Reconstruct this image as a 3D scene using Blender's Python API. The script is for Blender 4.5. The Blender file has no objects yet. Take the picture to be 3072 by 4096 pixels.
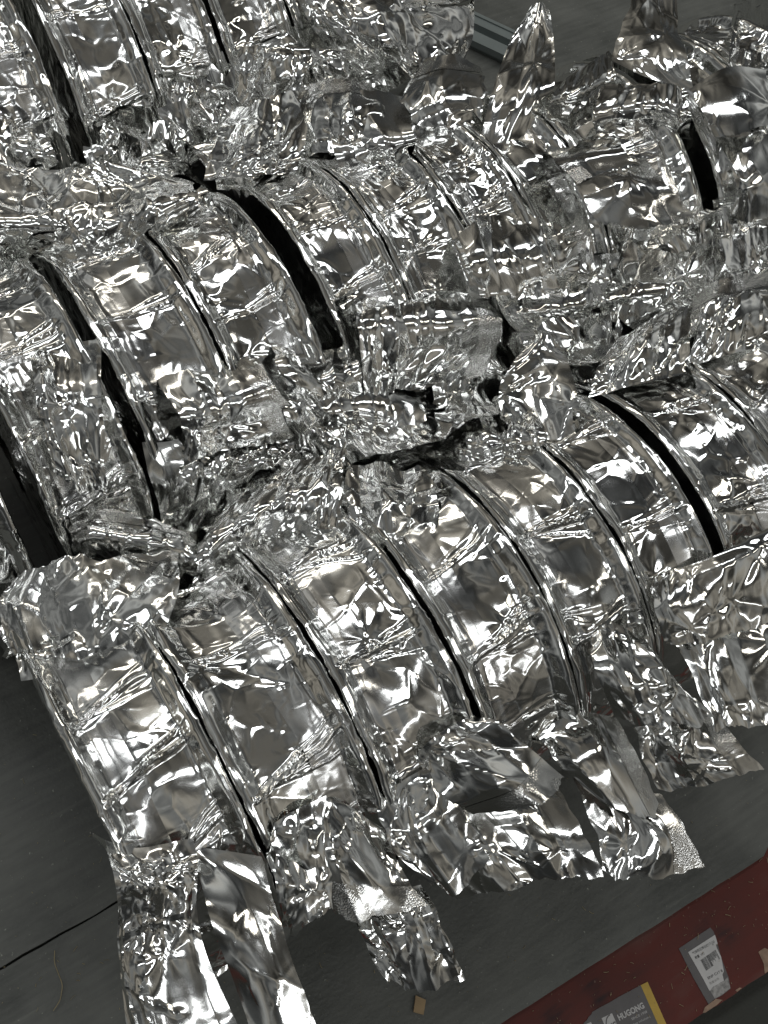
import bpy, math, random
import numpy as np
from mathutils import Vector, Matrix

# ------------------------------------------------------------------ camera, world, lamps, exposure
scene = bpy.context.scene
cam_d = bpy.data.cameras.new('camera'); cam = bpy.data.objects.new('camera', cam_d)
scene.collection.objects.link(cam); scene.camera = cam
cam_d.sensor_fit = 'HORIZONTAL'; cam_d.sensor_width = 36.0; cam_d.lens = 36.0*1.4336
cam_d.clip_start = 0.01; cam_d.clip_end = 100.0
CR = ((0.84670988, -0.51546601, 0.13182248), (0.41506442, 0.7949452, 0.44247446), (-0.33287219, -0.31993268, 0.88703956))
m = Matrix([[CR[j][i] for j in range(3)] for i in range(3)]).to_4x4()
m.translation = (-0.0028, -0.1307, 0.6863)
cam.matrix_world = m

world = bpy.data.worlds.new('World'); scene.world = world; world.use_nodes = True
# the dim hall around: blurred light and dark without any direction preferred
wn = world.node_tree; wb = wn.nodes['Background']
wt = wn.nodes.new('ShaderNodeTexCoord'); wx = wn.nodes.new('ShaderNodeTexNoise'); wr = wn.nodes.new('ShaderNodeValToRGB')
wx.inputs['Scale'].default_value = 2.0; wx.inputs['Detail'].default_value = 1.5; wx.inputs['Roughness'].default_value = 0.62; wx.inputs['Distortion'].default_value = 0.6
wn.links.new(wt.outputs['Generated'], wx.inputs['Vector']); wn.links.new(wx.outputs[0], wr.inputs[0]); wn.links.new(wr.outputs[0], wb.inputs['Color'])
we = wr.color_ramp.elements
we[0].position = 0.34; we[0].color = (0.20, 0.205, 0.20, 1); we[1].position = 0.74; we[1].color = (4.0, 4.0, 3.85, 1)
for pos, cc in ((0.48, (0.62, 0.63, 0.62, 1)), (0.60, (1.7, 1.69, 1.62, 1))):
    el = we.new(pos); el.color = cc
w2 = wn.nodes.new('ShaderNodeTexNoise'); w2.inputs['Scale'].default_value = 1.7; w2.inputs['Detail'].default_value = 1.0
wo = wn.nodes.new('ShaderNodeVectorMath'); wo.operation = 'ADD'; wo.inputs[1].default_value = (5.3, 2.1, 7.7)
wn.links.new(wt.outputs['Generated'], wo.inputs[0]); wn.links.new(wo.outputs[0], w2.inputs['Vector'])
w3 = wn.nodes.new('ShaderNodeValToRGB'); wn.links.new(w2.outputs[0], w3.inputs[0])
w3.color_ramp.elements[0].position = 0.46; w3.color_ramp.elements[0].color = (0.97, 0.99, 1.0, 1)
w3.color_ramp.elements[1].position = 0.60; w3.color_ramp.elements[1].color = (1.06, 0.99, 0.88, 1)
wm = wn.nodes.new('ShaderNodeMix'); wm.data_type = 'RGBA'; wm.blend_type = 'MULTIPLY'; wm.inputs[0].default_value = 1.0
wn.links.new(wr.outputs[0], wm.inputs[6]); wn.links.new(w3.outputs[0], wm.inputs[7]); wn.links.new(wm.outputs[2], wb.inputs['Color'])
wb.inputs['Strength'].default_value = 0.11

def lamp(name, loc, sx, sy, watts, col=(1, 1, 1)):
    d = bpy.data.lights.new(name, 'AREA'); d.shape = 'RECTANGLE'; d.size = sx; d.size_y = sy
    d.energy = watts; d.color = col
    o = bpy.data.objects.new(name, d); scene.collection.objects.link(o); o.location = loc
    return o
# hall luminaires at 3 m, long sides along the rows of spools
CW = (0.97, 0.99, 1.0); WW = (1.0, 0.95, 0.85)
for (x, y, sx, sy, L, c) in [          # L: radiance of the diffuser
        (0.45, 1.25, 1.5, 0.50, 4.8, CW), (2.6, 1.10, 1.5, 0.45, 4.8, CW), (-1.7, 1.3, 1.5, 0.40, 4.8, CW),
        (0.9, -1.25, 1.5, 0.32, 4.8, CW), (3.0, -1.35, 1.5, 0.32, 4.8, WW), (-1.3, -1.3, 1.5, 0.32, 4.8, CW),
        (1.0, 3.9, 2.6, 0.5, 4.8, WW), (1.2, -4.2, 2.6, 0.5, 4.8, CW)]:
    w = L*math.pi*sx*sy
    lamp('ceiling_lamp', (x, y, 3.0), sx, sy, w, c)

vs = scene.view_settings
vs.view_transform = 'Standard'; vs.look = 'None'; vs.exposure = 0.0; vs.gamma = 1.0; vs.use_curve_mapping = False
scene.cycles.max_bounces = 8; scene.cycles.glossy_bounces = 6; scene.cycles.diffuse_bounces = 2
scene.cycles.caustics_reflective = False; scene.cycles.caustics_refractive = False

# ------------------------------------------------------------------ materials
def new_mat(name):
    mt = bpy.data.materials.new(name); mt.use_nodes = True
    nt = mt.node_tree; return mt, nt, nt.nodes['Principled BSDF']
def node(nt, t, **kw):
    n = nt.nodes.new(t)
    for k, v in kw.items():
        if k.startswith('i_'): n.inputs[k[2:].replace('_', ' ')].default_value = v
        else: setattr(n, k, v)
    return n
def ramp(nt, fac, stops):
    r = nt.nodes.new('ShaderNodeValToRGB'); nt.links.new(fac, r.inputs[0])
    e = r.color_ramp.elements
    while len(e) < len(stops): e.new(0.5)
    for el, (p, c) in zip(e, stops): el.position = p; el.color = c if len(c) == 4 else (*c, 1)
    return r
def coord(nt, scale=(1, 1, 1), kind='Object'):
    tc = nt.nodes.new('ShaderNodeTexCoord'); mp = nt.nodes.new('ShaderNodeMapping')
    mp.inputs['Scale'].default_value = scale; nt.links.new(tc.outputs[kind], mp.inputs[0]); return mp.outputs[0]

def foil_mat(name, rough=0.085, tint=(0.84, 0.845, 0.83), dots=0.0, fine=0.05):
    mt, nt, b = new_mat(name)
    b.inputs['Metallic'].default_value = 1.0
    L = nt.links.new
    v = coord(nt)
    n1 = node(nt, 'ShaderNodeTexNoise', i_Scale=38.0, i_Detail=4.0); L(v, n1.inputs['Vector'])
    rc = ramp(nt, n1.outputs[0], [(0.3, tuple(t*0.93 for t in tint)), (0.7, tint)]); L(rc.outputs[0], b.inputs['Base Color'])
    rr = node(nt, 'ShaderNodeMapRange', i_From_Min=0.3, i_From_Max=0.7, i_To_Min=rough*0.6, i_To_Max=rough*1.9); L(n1.outputs[0], rr.inputs[0]); L(rr.outputs[0], b.inputs['Roughness'])
    # mill lines and tiny dents
    vs_ = coord(nt, (900, 60, 60))
    n2 = node(nt, 'ShaderNodeTexNoise', i_Scale=1.0, i_Detail=2.0); L(vs_, n2.inputs['Vector'])
    n3 = node(nt, 'ShaderNodeTexNoise', i_Scale=260.0, i_Detail=3.0); L(v, n3.inputs['Vector'])
    b1 = node(nt, 'ShaderNodeBump', i_Strength=fine*0.5, i_Distance=0.0003); L(n2.outputs[0], b1.inputs['Height'])
    b2 = node(nt, 'ShaderNodeBump', i_Strength=fine, i_Distance=0.0006); L(n3.outputs[0], b2.inputs['Height']); L(b1.outputs[0], b2.inputs['Normal'])
    last = b2
    if dots:
        vo = node(nt, 'ShaderNodeTexVoronoi', i_Scale=1100.0); L(v, vo.inputs['Vector'])
        mk = ramp(nt, n1.outputs[0], [(0.48, (0, 0, 0)), (0.56, (dots, dots, dots))])
        b3 = node(nt, 'ShaderNodeBump', i_Strength=dots, i_Distance=0.0005); L(vo.outputs[0], b3.inputs['Height']); L(mk.outputs[0], b3.inputs['Strength']); L(last.outputs[0], b3.inputs['Normal']); last = b3
    L(last.outputs[0], b.inputs['Normal'])
    return mt
FOIL = foil_mat('foil')
FOIL_STRIP = foil_mat('foil_strip', rough=0.13, tint=(0.80, 0.80, 0.79))
FOIL_SEAL = foil_mat('foil_seal', rough=0.13, tint=(0.80, 0.80, 0.78), dots=0.35, fine=0.1)

# ------------------------------------------------------------------ crumple functions
RT = np.random.default_rng(77).uniform(-1, 1, (8, 256, 256)).astype(np.float32)
def pwl(u, v, seed):
    """piecewise linear noise: random lattice heights, randomly split cells -> flat facets and straight creases"""
    T = RT[seed % 8]; D = RT[(seed+3) % 8]
    ou = (seed*37) % 251; ov = (seed*91) % 241
    iu = np.floor(u).astype(np.int64); iv = np.floor(v).astype(np.int64)
    fu = u-iu; fv = v-iv
    a = (iu+ou) & 255; b = (iv+ov) & 255; a1 = (a+1) & 255; b1 = (b+1) & 255
    h00 = T[a, b]; h10 = T[a1, b]; h01 = T[a, b1]; h11 = T[a1, b1]
    d = D[a, b] > 0
    lo = np.where(fu+fv < 1, h00+(h10-h00)*fu+(h01-h00)*fv, h11+(h01-h11)*(1-fu)+(h10-h11)*(1-fv))
    up = np.where(fu > fv, h00+(h10-h00)*fu+(h11-h10)*fv, h00+(h01-h00)*fv+(h11-h01)*fu)
    return np.where(d, lo, up)
def smooth(u, v, seed):
    T = RT[seed % 8]; ou = (seed*53) % 239; ov = (seed*17) % 233
    iu = np.floor(u).astype(np.int64); iv = np.floor(v).astype(np.int64)
    fu = u-iu; fv = v-iv; fu = fu*fu*(3-2*fu); fv = fv*fv*(3-2*fv)
    a = (iu+ou) & 255; b = (iv+ov) & 255; a1 = (a+1) & 255; b1 = (b+1) & 255
    return (T[a, b]*(1-fu)+T[a1, b]*fu)*(1-fv)+(T[a, b1]*(1-fu)+T[a1, b1]*fu)*fv
def blur(a, k, wrap=False):
    for ax in (0, 1):
        p = np.pad(a, [(k, k) if i == ax else (0, 0) for i in (0, 1)], mode='edge')
        n = a.shape[ax]
        a = sum(np.take(p, range(i, i+n), axis=ax)*wt for i, wt in zip(range(2*k+1), [0.25, 0.5, 0.25] if k == 1 else [1/16, 4/16, 6/16, 4/16, 1/16]))
    return a
def cells(u, v, seed):
    """distance to the nearest border of an irregular cell network (in cell units)"""
    iu = np.floor(u).astype(np.int64); iv = np.floor(v).astype(np.int64)
    T1 = RT[seed % 8]; T2 = RT[(seed+5) % 8]; o1 = (seed*29) % 251; o2 = (seed*71) % 241
    f1 = np.full(u.shape, 9.0); f2 = np.full(u.shape, 9.0)
    for a in (-1, 0, 1):
        for b in (-1, 0, 1):
            x = (iu+a+o1) & 255; y = (iv+b+o2) & 255
            d = np.hypot(iu+a+0.5+0.48*T1[x, y]-u, iv+b+0.5+0.48*T2[x, y]-v)
            f2 = np.minimum(f2, np.maximum(f1, d)); f1 = np.minimum(f1, d)
    return f2-f1
def pinch(u, v, seed, lam, ridge, puff, k, aniso=1.0, deg=0.0):
    """pinched fold network: thin raised ridges on the cell borders, puffy facets inside"""
    wu = u+lam*0.35*pwl(u/lam*0.8, v/lam*0.8, seed+1); wv = v+lam*0.35*pwl(u/lam*0.8+9, v/lam*0.8+4, seed+2)
    a, b = rotuv(wu, wv, deg)
    d = cells(a/(lam*aniso), b/lam, seed)*lam*0.5
    on = sstep(smooth(u/(lam*1.3)+2, v/(lam*1.3), seed+6), -0.35, 0.25)
    return ridge*on*np.exp(-d/k)+puff*(1-np.exp(-d/(lam*0.14)))
def sstep(x, a, b):
    t = np.clip((x-a)/(b-a), 0, 1); return t*t*(3-2*t)
def rotuv(u, v, deg):
    c, s = math.cos(math.radians(deg)), math.sin(math.radians(deg)); return u*c-v*s, u*s+v*c
def crumple(u, v, seed, lam, amp, aniso=1.0, deg=0.0):
    """facets of size lam (metres); aniso > 1 stretches them along the rotated u axis"""
    wu = u+lam*0.5*pwl(u/lam*0.45, v/lam*0.45, seed+1); wv = v+lam*0.5*pwl(u/lam*0.45+9, v/lam*0.45+4, seed+2)
    a, b = rotuv(wu, wv, deg)
    return amp*(0.95*pwl(a/(lam*aniso), b/lam, seed)+0.12*smooth(a/(lam*aniso)+0.3, b/lam+0.6, seed+3))
def creases(u, v, seed, lam, amp, width=0.16, aniso=1.0, deg=0.0):
    """sharp raised fold lines along the zero lines of a facet noise"""
    wu = u+lam*0.4*smooth(u/lam*0.7, v/lam*0.7, seed+5)
    a, b = rotuv(wu, v, deg)
    n = pwl(a/(lam*aniso), b/lam, seed)
    return amp*np.maximum(0, 1-np.abs(n)/width)
def star(u, v, uc, vc, rad, slope, seed, lobes=9):
    """a pinched point: straight folds radiate from it, flat wedges between them"""
    du, dv = rotuv(u-uc, v-vc, seed*47 % 360); dv = dv*(0.55+0.45*((seed*31) % 10)/10); r = np.hypot(du, dv); an = np.arctan2(dv, du)
    an = an+0.35*np.sin(an*2+seed)+0.2*np.sin(an*3+seed*1.7)
    ph = (an/(2*math.pi)) % 1.0*lobes
    T = RT[(seed+2) % 8, (seed*13) % 256]; off = (seed*7) % 200
    i = np.floor(ph).astype(np.int64) % lobes; f = ph-np.floor(ph)
    sg = np.where(np.arange(lobes) % 2 == 0, 1, -1)*(0.10+0.90*np.abs(T[off:off+lobes]))
    h = sg[i]*(1-f)+sg[(i+1) % lobes]*f
    return slope*h*r*np.exp(-(r/(rad*(0.75+0.35*np.cos(an-seed))))**2)

# ------------------------------------------------------------------ mesh helpers
C = scene.collection
def grid_mesh(name, P, wrap_u=False, smooth_shade=True, sharp=0):
    """P: (nu, nv, 3) array of points -> quad grid mesh"""
    nu, nv = P.shape[:2]
    idx = np.arange(nu*nv).reshape(nu, nv)
    A = idx if not wrap_u else np.vstack([idx, idx[:1]])
    q = np.stack([A[:-1, :-1], A[1:, :-1], A[1:, 1:], A[:-1, 1:]], -1).reshape(-1, 4)
    me = bpy.data.meshes.new(name)
    me.vertices.add(nu*nv); me.vertices.foreach_set('co', P.astype(np.float32).ravel())
    n = len(q); me.loops.add(n*4); me.loops.foreach_set('vertex_index', q.astype(np.int32).ravel())
    me.polygons.add(n); me.polygons.foreach_set('loop_start', np.arange(0, n*4, 4, dtype=np.int32))
    me.polygons.foreach_set('use_smooth', np.full(n, smooth_shade))
    me.update(calc_edges=True)
    if sharp: me.set_sharp_from_angle(angle=math.radians(sharp))
    return me
def link(name, me, mat=None, parent=None):
    o = bpy.data.objects.new(name, me)
    if mat is not None: me.materials.append(mat)
    C.objects.link(o)
    if parent is not None: o.parent = parent
    return o
def tag(o, label=None, cat=None, group=None, kind=None):
    if label: o['label'] = label
    if cat: o['category'] = cat
    if group: o['group'] = group
    if kind: o['kind'] = kind
    return o
def poly_mesh(name, verts, faces, smooth_shade=False):
    me = bpy.data.meshes.new(name); me.from_pydata(verts, [], faces); me.update()
    if smooth_shade: me.polygons.foreach_set('use_smooth', np.full(len(me.polygons), True))
    return me
def prism(name, outline, z0, z1, mat, parent=None):
    n = len(outline)
    vsx = [(x, y, z0) for x, y in outline]+[(x, y, z1) for x, y in outline]
    fs = [tuple(range(n-1, -1, -1)), tuple(range(n, 2*n))]+[(i, (i+1) % n, n+(i+1) % n, n+i) for i in range(n)]
    return link(name, poly_mesh(name, vsx, fs), mat, parent)

# ------------------------------------------------------------------ one vacuum packed wire spool
R = 0.1
def make_top(w, seed, calm=0.0, step_=0.0007):
    rg = random.Random(seed)
    folds = []
    t = rg.uniform(2, 16)
    while t < 172:
        folds.append((math.radians(t), rg.uniform(0.0030, 0.0062), rg.uniform(0.0010, 0.0019), rg.uniform(-0.24, 0.24), rg.randint(0, 999)))
        t += rg.uniform(19, 40)
    stars = [(th*R+rg.uniform(-.003, .003), sgn*w*rg.uniform(0.20, 0.40), rg.uniform(0.007, 0.014), rg.uniform(0.16, 0.30)*(1-0.4*calm), rg.randint(0, 999), rg.choice((7, 8, 9, 10, 11)))
             for th, *_ in folds for sgn in (-1, 1) if rg.random() < 0.85-0.35*calm]
    stars += [(math.radians(rg.uniform(10, 160))*R, w*rg.uniform(-0.4, 0.4), rg.uniform(0.007, 0.016), rg.uniform(0.12, 0.28), rg.randint(0, 999), rg.choice((7, 8, 9, 10))) for _ in range(int(11*(1-calm))+1)]
    depth0 = rg.uniform(0.0050, 0.0072)
    band = rg.choice((-1, 1)); off = rg.uniform(0, 50)
    def top(theta, x):
        u = theta*R+off; xn = x/(w/2); ax = np.abs(xn)
        g = sstep(1-ax, 0.10, 0.36)
        depth = depth0*(1+0.35*smooth(u/0.03, xn*1.2, seed))
        h = -depth*g
        for th, H, wk, tilt, sd in folds:
            d = u-off-th*R-tilt*x-0.0016*pwl(x/0.013+sd, 0*x+sd*0.37, sd)
            hh = H*(0.55+0.45*smooth(x/0.012+sd, 0*x, sd+1))
            h = h+hh*np.maximum(0, 1-np.abs(d)/wk)**0.8*g
            h = h+0.40*hh*np.maximum(0, 1-np.abs(d-0.0038-0.16*x)/np.maximum(wk*0.6, 0.0010))*g
            h = h+(0.3*hh if sd % 2 else 0)*np.maximum(0, 1-np.abs(d+0.0048+0.25*x)/np.maximum(wk*0.55, 0.0010))*g
        for uc, vc, rad, amp, sd, lb in stars:
            h = h+star(u-off, x, uc, vc, rad, amp, sd, lb)*(0.15+0.85*sstep(1-ax, 0.06, 0.26))
        low = sstep(smooth(u/0.028, x/0.024+3, seed+4), 0.05, 0.4)
        edge = sstep(ax, 0.50, 0.74)*(1-0.75*sstep(ax, 0.84, 0.95))
        ang = 0.8*sstep(np.abs(np.degrees(theta)-84)+12*smooth(u/0.03, x/0.03, seed+9), 42, 68)
        M = 0.025+0.975*np.maximum(np.maximum(edge*0.85*(1-0.5*calm), low*(1-calm)*0.85), ang*(1-0.35*calm))
        h = h+M*(crumple(u, x, seed+11, 0.014, 0.0012, 1.4, 25)+crumple(u, x, seed+12, 0.0066, 0.00035, 2.2, 115)+crumple(u, x, seed+13, 0.0036, 0.00010))
        h = h+M*creases(u, x, seed+14, 0.018, 0.0012, 0.08, 1.6, 50)*sstep(1-ax, 0.05, 0.2)
        inn = sstep(1-ax, 0.06+0.10*calm, 0.18+0.14*calm)
        h = h+inn*(0.05+0.95*np.maximum(M, (1-calm)*0.9))*pinch(u, x, seed+18, 0.021, 0.0020, 0.0011, max(0.0008, step_), 1.25, 8)
        h = h+inn*M*pinch(u, x, seed+19, 0.0095, 0.0009, 0.0006, max(0.0006, step_), 1.3, 40)
        h = h+inn*(0.05+0.95*np.maximum(M, (1-calm)*0.7))*pinch(u, x, seed+20, 0.0135, 0.0011, 0.0, max(0.0007, step_), 1.5, 65)
        bm_ = sstep(band*xn, 0.36, 0.5)*(1-sstep(band*xn, 0.80, 0.9))
        h = h+bm_*(1-0.4*calm)*crumple(u, x, seed+15, 0.0036, 0.0009, 8.0)
        h = h+0.0005*smooth(u/0.016, x/0.02, seed+16)*(1-g)+0.00018*pwl(u/0.007, xn*2, seed+17)*(1-g)-0.0006*sstep(ax, 0.80, 1.0)**2
        return h
    return top, band

def package(x0, x1, yc, seed, step, label, group, calm=0.0, seam=True):
    w = x1-x0; xc = 0.5*(x0+x1)
    root = bpy.data.objects.new('foil_wrapped_spool', None); C.objects.link(root)
    root.location = (xc, yc, 0); root.empty_display_size = 0.02
    tag(root, label, 'wrapped spool', group)
    top, band = make_top(w, seed, calm, step)
    th = np.concatenate([np.arange(-8, 152, math.degrees(step/R)), np.linspace(152, 352, 34)[:-1]])
    th = np.radians(th)
    c = 0.0017
    nx = max(24, int(w/step)); ns = max(8, int(0.05/(step*2.2)))
    rs = np.concatenate([np.linspace(0.025, 0.055, 4)[:-1], np.linspace(0.055, R-c, ns)])
    q = np.linspace(0, math.pi/2, 5)[1:-1]
    px = np.concatenate([np.full(len(rs), -w/2), -w/2+c-c*np.cos(q), np.linspace(-w/2+c, w/2-c, nx), w/2-c+c*np.sin(q), np.full(len(rs), w/2)])
    pr = np.concatenate([rs, R-c+c*np.sin(q), np.full(nx, R), R-c+c*np.cos(q), rs[::-1]])
    sn = np.concatenate([np.full(len(rs), -1.0), -np.cos(q), np.zeros(nx), np.sin(q), np.full(len(rs), 1.0)])
    rn = np.sqrt(1-sn**2)
    TH, PX = np.meshgrid(th, px, indexing='ij'); PR = np.broadcast_to(pr, TH.shape); SN = np.broadcast_to(sn, TH.shape); RN = np.broadcast_to(rn, TH.shape)
    ht = top(TH, PX)
    ht = 0.3*ht+0.7*blur(ht, 1)
    u = TH*R; v = PR+PX*3
    hs = crumple(u, PR, seed+31, 0.016, 0.0014)+crumple(u, PR, seed+32, 0.006, 0.0006, 2.0, 70)+creases(u, PR, seed+33, 0.012, 0.0009)
    hs = np.minimum(0.6*hs-0.0006, 0.0001)
    rimw = np.abs(SN)
    h = ht*(1-rimw)+hs*rimw
    r = PR+h*RN; x = PX+h*SN
    P = np.stack([x, -r*np.cos(TH), R+r*np.sin(TH)], -1)
    link('foil_wrap', grid_mesh('foil_wrap', P, wrap_u=True, sharp=38), FOIL, root)
    if seam:
        # the bag's long seam: a narrow doubled strip that runs round the tread
        rg = random.Random(seed+5)
        xa = band*w*rg.uniform(0.02, 0.10); xb = xa+band*w*rg.uniform(0.2, 0.28)
        a0, a1 = rg.uniform(18, 40), rg.uniform(125, 150)
        t2 = np.radians(np.arange(a0, a1, math.degrees(step/R)))
        xs = np.concatenate([np.linspace(xa, xb, 17), [xb+band*0.00025]])
        T2, X2 = np.meshgrid(t2, xs, indexing='ij')
        X2 = X2+0.0012*smooth(T2*R/0.03, 0*X2, seed+6)
        r2 = R+top(T2, X2)
        k = 7; pad = np.pad(r2, ((k, k), (0, 0)), mode='edge')
        r2s = sum(pad[i:i+len(t2)] for i in range(2*k+1))/(2*k+1)
        tt = np.clip((X2-X2[:, :1])/(X2[:, -2:-1]-X2[:, :1]), 0, 1); r2 = np.maximum(0.25*r2+0.75*r2s, r2)+0.0001+0.0013*tt; r2[:, -1] -= 0.0016
        Q = np.stack([X2, -r2*np.cos(T2), R+r2*np.sin(T2)], -1)
        link('bag_seam', grid_mesh('bag_seam', Q), FOIL_STRIP, root)
    return root

# ------------------------------------------------------------------ loose foil: bag ends and flaps
def crom(Pn, n):
    """Catmull-Rom through the rows of Pn -> n rows"""
    k = len(Pn); t = np.linspace(0, k-1, n); i = np.clip(np.floor(t).astype(int), 0, k-2); f = (t-i).reshape((-1,)+(1,)*(Pn.ndim-1))
    ex = np.concatenate([[2*Pn[0]-Pn[1]], Pn, [2*Pn[-1]-Pn[-2]]])
    p0, p1, p2, p3 = ex[i], ex[i+1], ex[i+2], ex[i+3]
    return 0.5*(2*p1+(p2-p0)*f+(2*p0-5*p1+4*p2-p3)*f**2+(3*p1-p0-3*p2+p3)*f**3)
def flap(ctrl, root, seed, step=0.0010, amp=1.0, pleats=6, pamp=0.0045, seal=None, nstar=2, name='bag_end', rag=0.0012, stars=()):
    """ctrl: rows from the package outwards, each a row of world points"""
    G = np.array(ctrl, float)-np.array(root.location)
    lv = np.linalg.norm(np.diff(G.mean(1), axis=0), axis=1).sum(); lu = np.mean([np.linalg.norm(np.diff(r_, axis=0), axis=1).sum() for r_ in G])
    nv = max(12, int(lv/step)); nu = max(12, int(lu/step))
    S = crom(G, nv); S = crom(S.transpose(1, 0, 2), nu).transpose(1, 0, 2)     # (nv, nu, 3)
    tv, tu = np.meshgrid(np.linspace(0, 1, nv), np.linspace(0, 1, nu), indexing='ij')
    du = np.gradient(S, axis=1); dv = np.gradient(S, axis=0)
    N = np.cross(du, dv); N /= np.linalg.norm(N, axis=-1, keepdims=True)+1e-12
    if N[..., 2].mean() < 0: N = -N
    # ragged border
    dl = du/(np.linalg.norm(du, axis=-1, keepdims=True)+1e-12); dd = dv/(np.linalg.norm(dv, axis=-1, keepdims=True)+1e-12)
    S = S+dd*(rag*2*(pwl(tu*9, tu*0+seed*0.1, seed)+0.5*pwl(tu*23, tu*0+seed*0.3, seed+1))*sstep(tv, 0.8, 1))[..., None]
    S = S+dl*(rag*(pwl(tv*8, tv*0, seed+2))*(sstep(tu, 0.85, 1)-sstep(1-tu, 0.85, 1)))[..., None]
    U = tu*lu; V = tv*lv
    rg = random.Random(seed)
    h = pamp*pwl(tu*pleats+0.35*smooth(tu*2, tv*2, seed), tv*1.3+seed*0.17, seed+3)*(1-0.55*tv)
    h = h+0.16*pamp*pwl(tu*pleats*2.3+0.5*smooth(tu*3, tv*2, seed+9), tv*1.7, seed+8)*(1-0.7*tv)
    cal = 0.3+0.7*sstep(smooth(U/0.035, V/0.035, seed+4), -0.3, 0.35)
    h = h+amp*cal*(crumple(U, V, seed+5, 0.026, 0.0030, 1.7, 60)+crumple(U, V, seed+6, 0.011, 0.0004, 2.4, 100)+0.2*creases(U, V, seed+7, 0.018, 0.0010, 0.08))
    h = h+amp*pinch(U, V, seed+23, 0.026, 0.0014, 0.0014, 0.0008, 1.8, 90)+amp*cal*pinch(U, V, seed+24, 0.011, 0.0004, 0.0003, 0.0006, 1.6, 70)
    h = h+(0.3+0.7*amp)*pinch(U, V, seed+25, 0.015, 0.0009, 0.0, 0.0006, 1.7, 80)
    h = h+0.0014*smooth(U/0.035, V/0.035, seed+21)
    for k in range(nstar):
        h = h+star(U, V, lu*rg.uniform(0.1, 0.9), lv*rg.uniform(0.05, 0.85), rg.uniform(0.012, 0.026), rg.uniform(0.14, 0.28)*min(1.0, 0.4+0.6*amp), seed+40+k, rg.choice((7, 8, 9, 11)))
    for (su, sv_, rad_, sl_) in stars: h = h+star(U, V, lu*su, lv*sv_, rad_, sl_, seed+60, 10)
    h = h*(0.25+0.75*sstep(tv, 0.0, 0.18))
    sw = min(0.013, 0.3*lv)/lv
    if seal:
        e = {'end': 1-tv, 'left': tu*lu/lv, 'right': (1-tu)*lu/lv}[seal]
        h = h*(0.30+0.70*sstep(e, sw*0.7, sw*1.5))
    P = S+N*h[..., None]
    fl = link(name, grid_mesh(name, P, sharp=24), FOIL, root)
    if seal:
        if seal == 'end': k = max(3, int(nv*sw)); Q = P[-k-1:]; n_ = N[-k-1:]
        elif seal == 'left': k = max(3, int(nu*sw*lv/lu)); Q = P[:, :k+1]; n_ = N[:, :k+1]
        else: k = max(3, int(nu*sw*lv/lu)); Q = P[:, -k-1:]; n_ = N[:, -k-1:]
        link('seal_strip', grid_mesh('seal_strip', Q+n_*0.0002), FOIL_SEAL, fl)
    return fl
def auto_flap(root, x0, x1, yc, seed, side, step=0.0012, low=False):
    """bag end squeezed into the valley between two rows; side -1 = front, +1 = rear"""
    rg = random.Random(seed)
    w = x1-x0; xs = [x0-0.004, x0+w*0.35, x0+w*0.68, x1+0.004]
    rows = []
    prof = [(0.072, 0.162), (0.098+rg.uniform(-.006, .004), 0.142+rg.uniform(-.012, .010)),
            (0.116+rg.uniform(-.010, .004), 0.140+rg.uniform(-.012, .015)), (0.124+rg.uniform(-.016, .010), 0.152+rg.uniform(-.015, .015))]
    if low: prof = [(0.070, 0.164), (0.094, 0.142+rg.uniform(-.006, .006)), (0.106, 0.112+rg.uniform(-.012, .010)), (0.109, 0.086+rg.uniform(-.02, .02))]
    sh = rg.uniform(-0.015, 0.015)
    for k, (dy, z) in enumerate(prof):
        rows.append([(x+sh*k/3+rg.uniform(-.005, .005), yc+side*(dy+rg.uniform(-.006, .006)), z+rg.uniform(-.009, .009)) for x in xs])
    return flap(rows, root, seed, step, amp=0.9, pleats=5, pamp=0.0045, seal=None if rg.random() < 0.5 else 'end', nstar=2)

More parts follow.
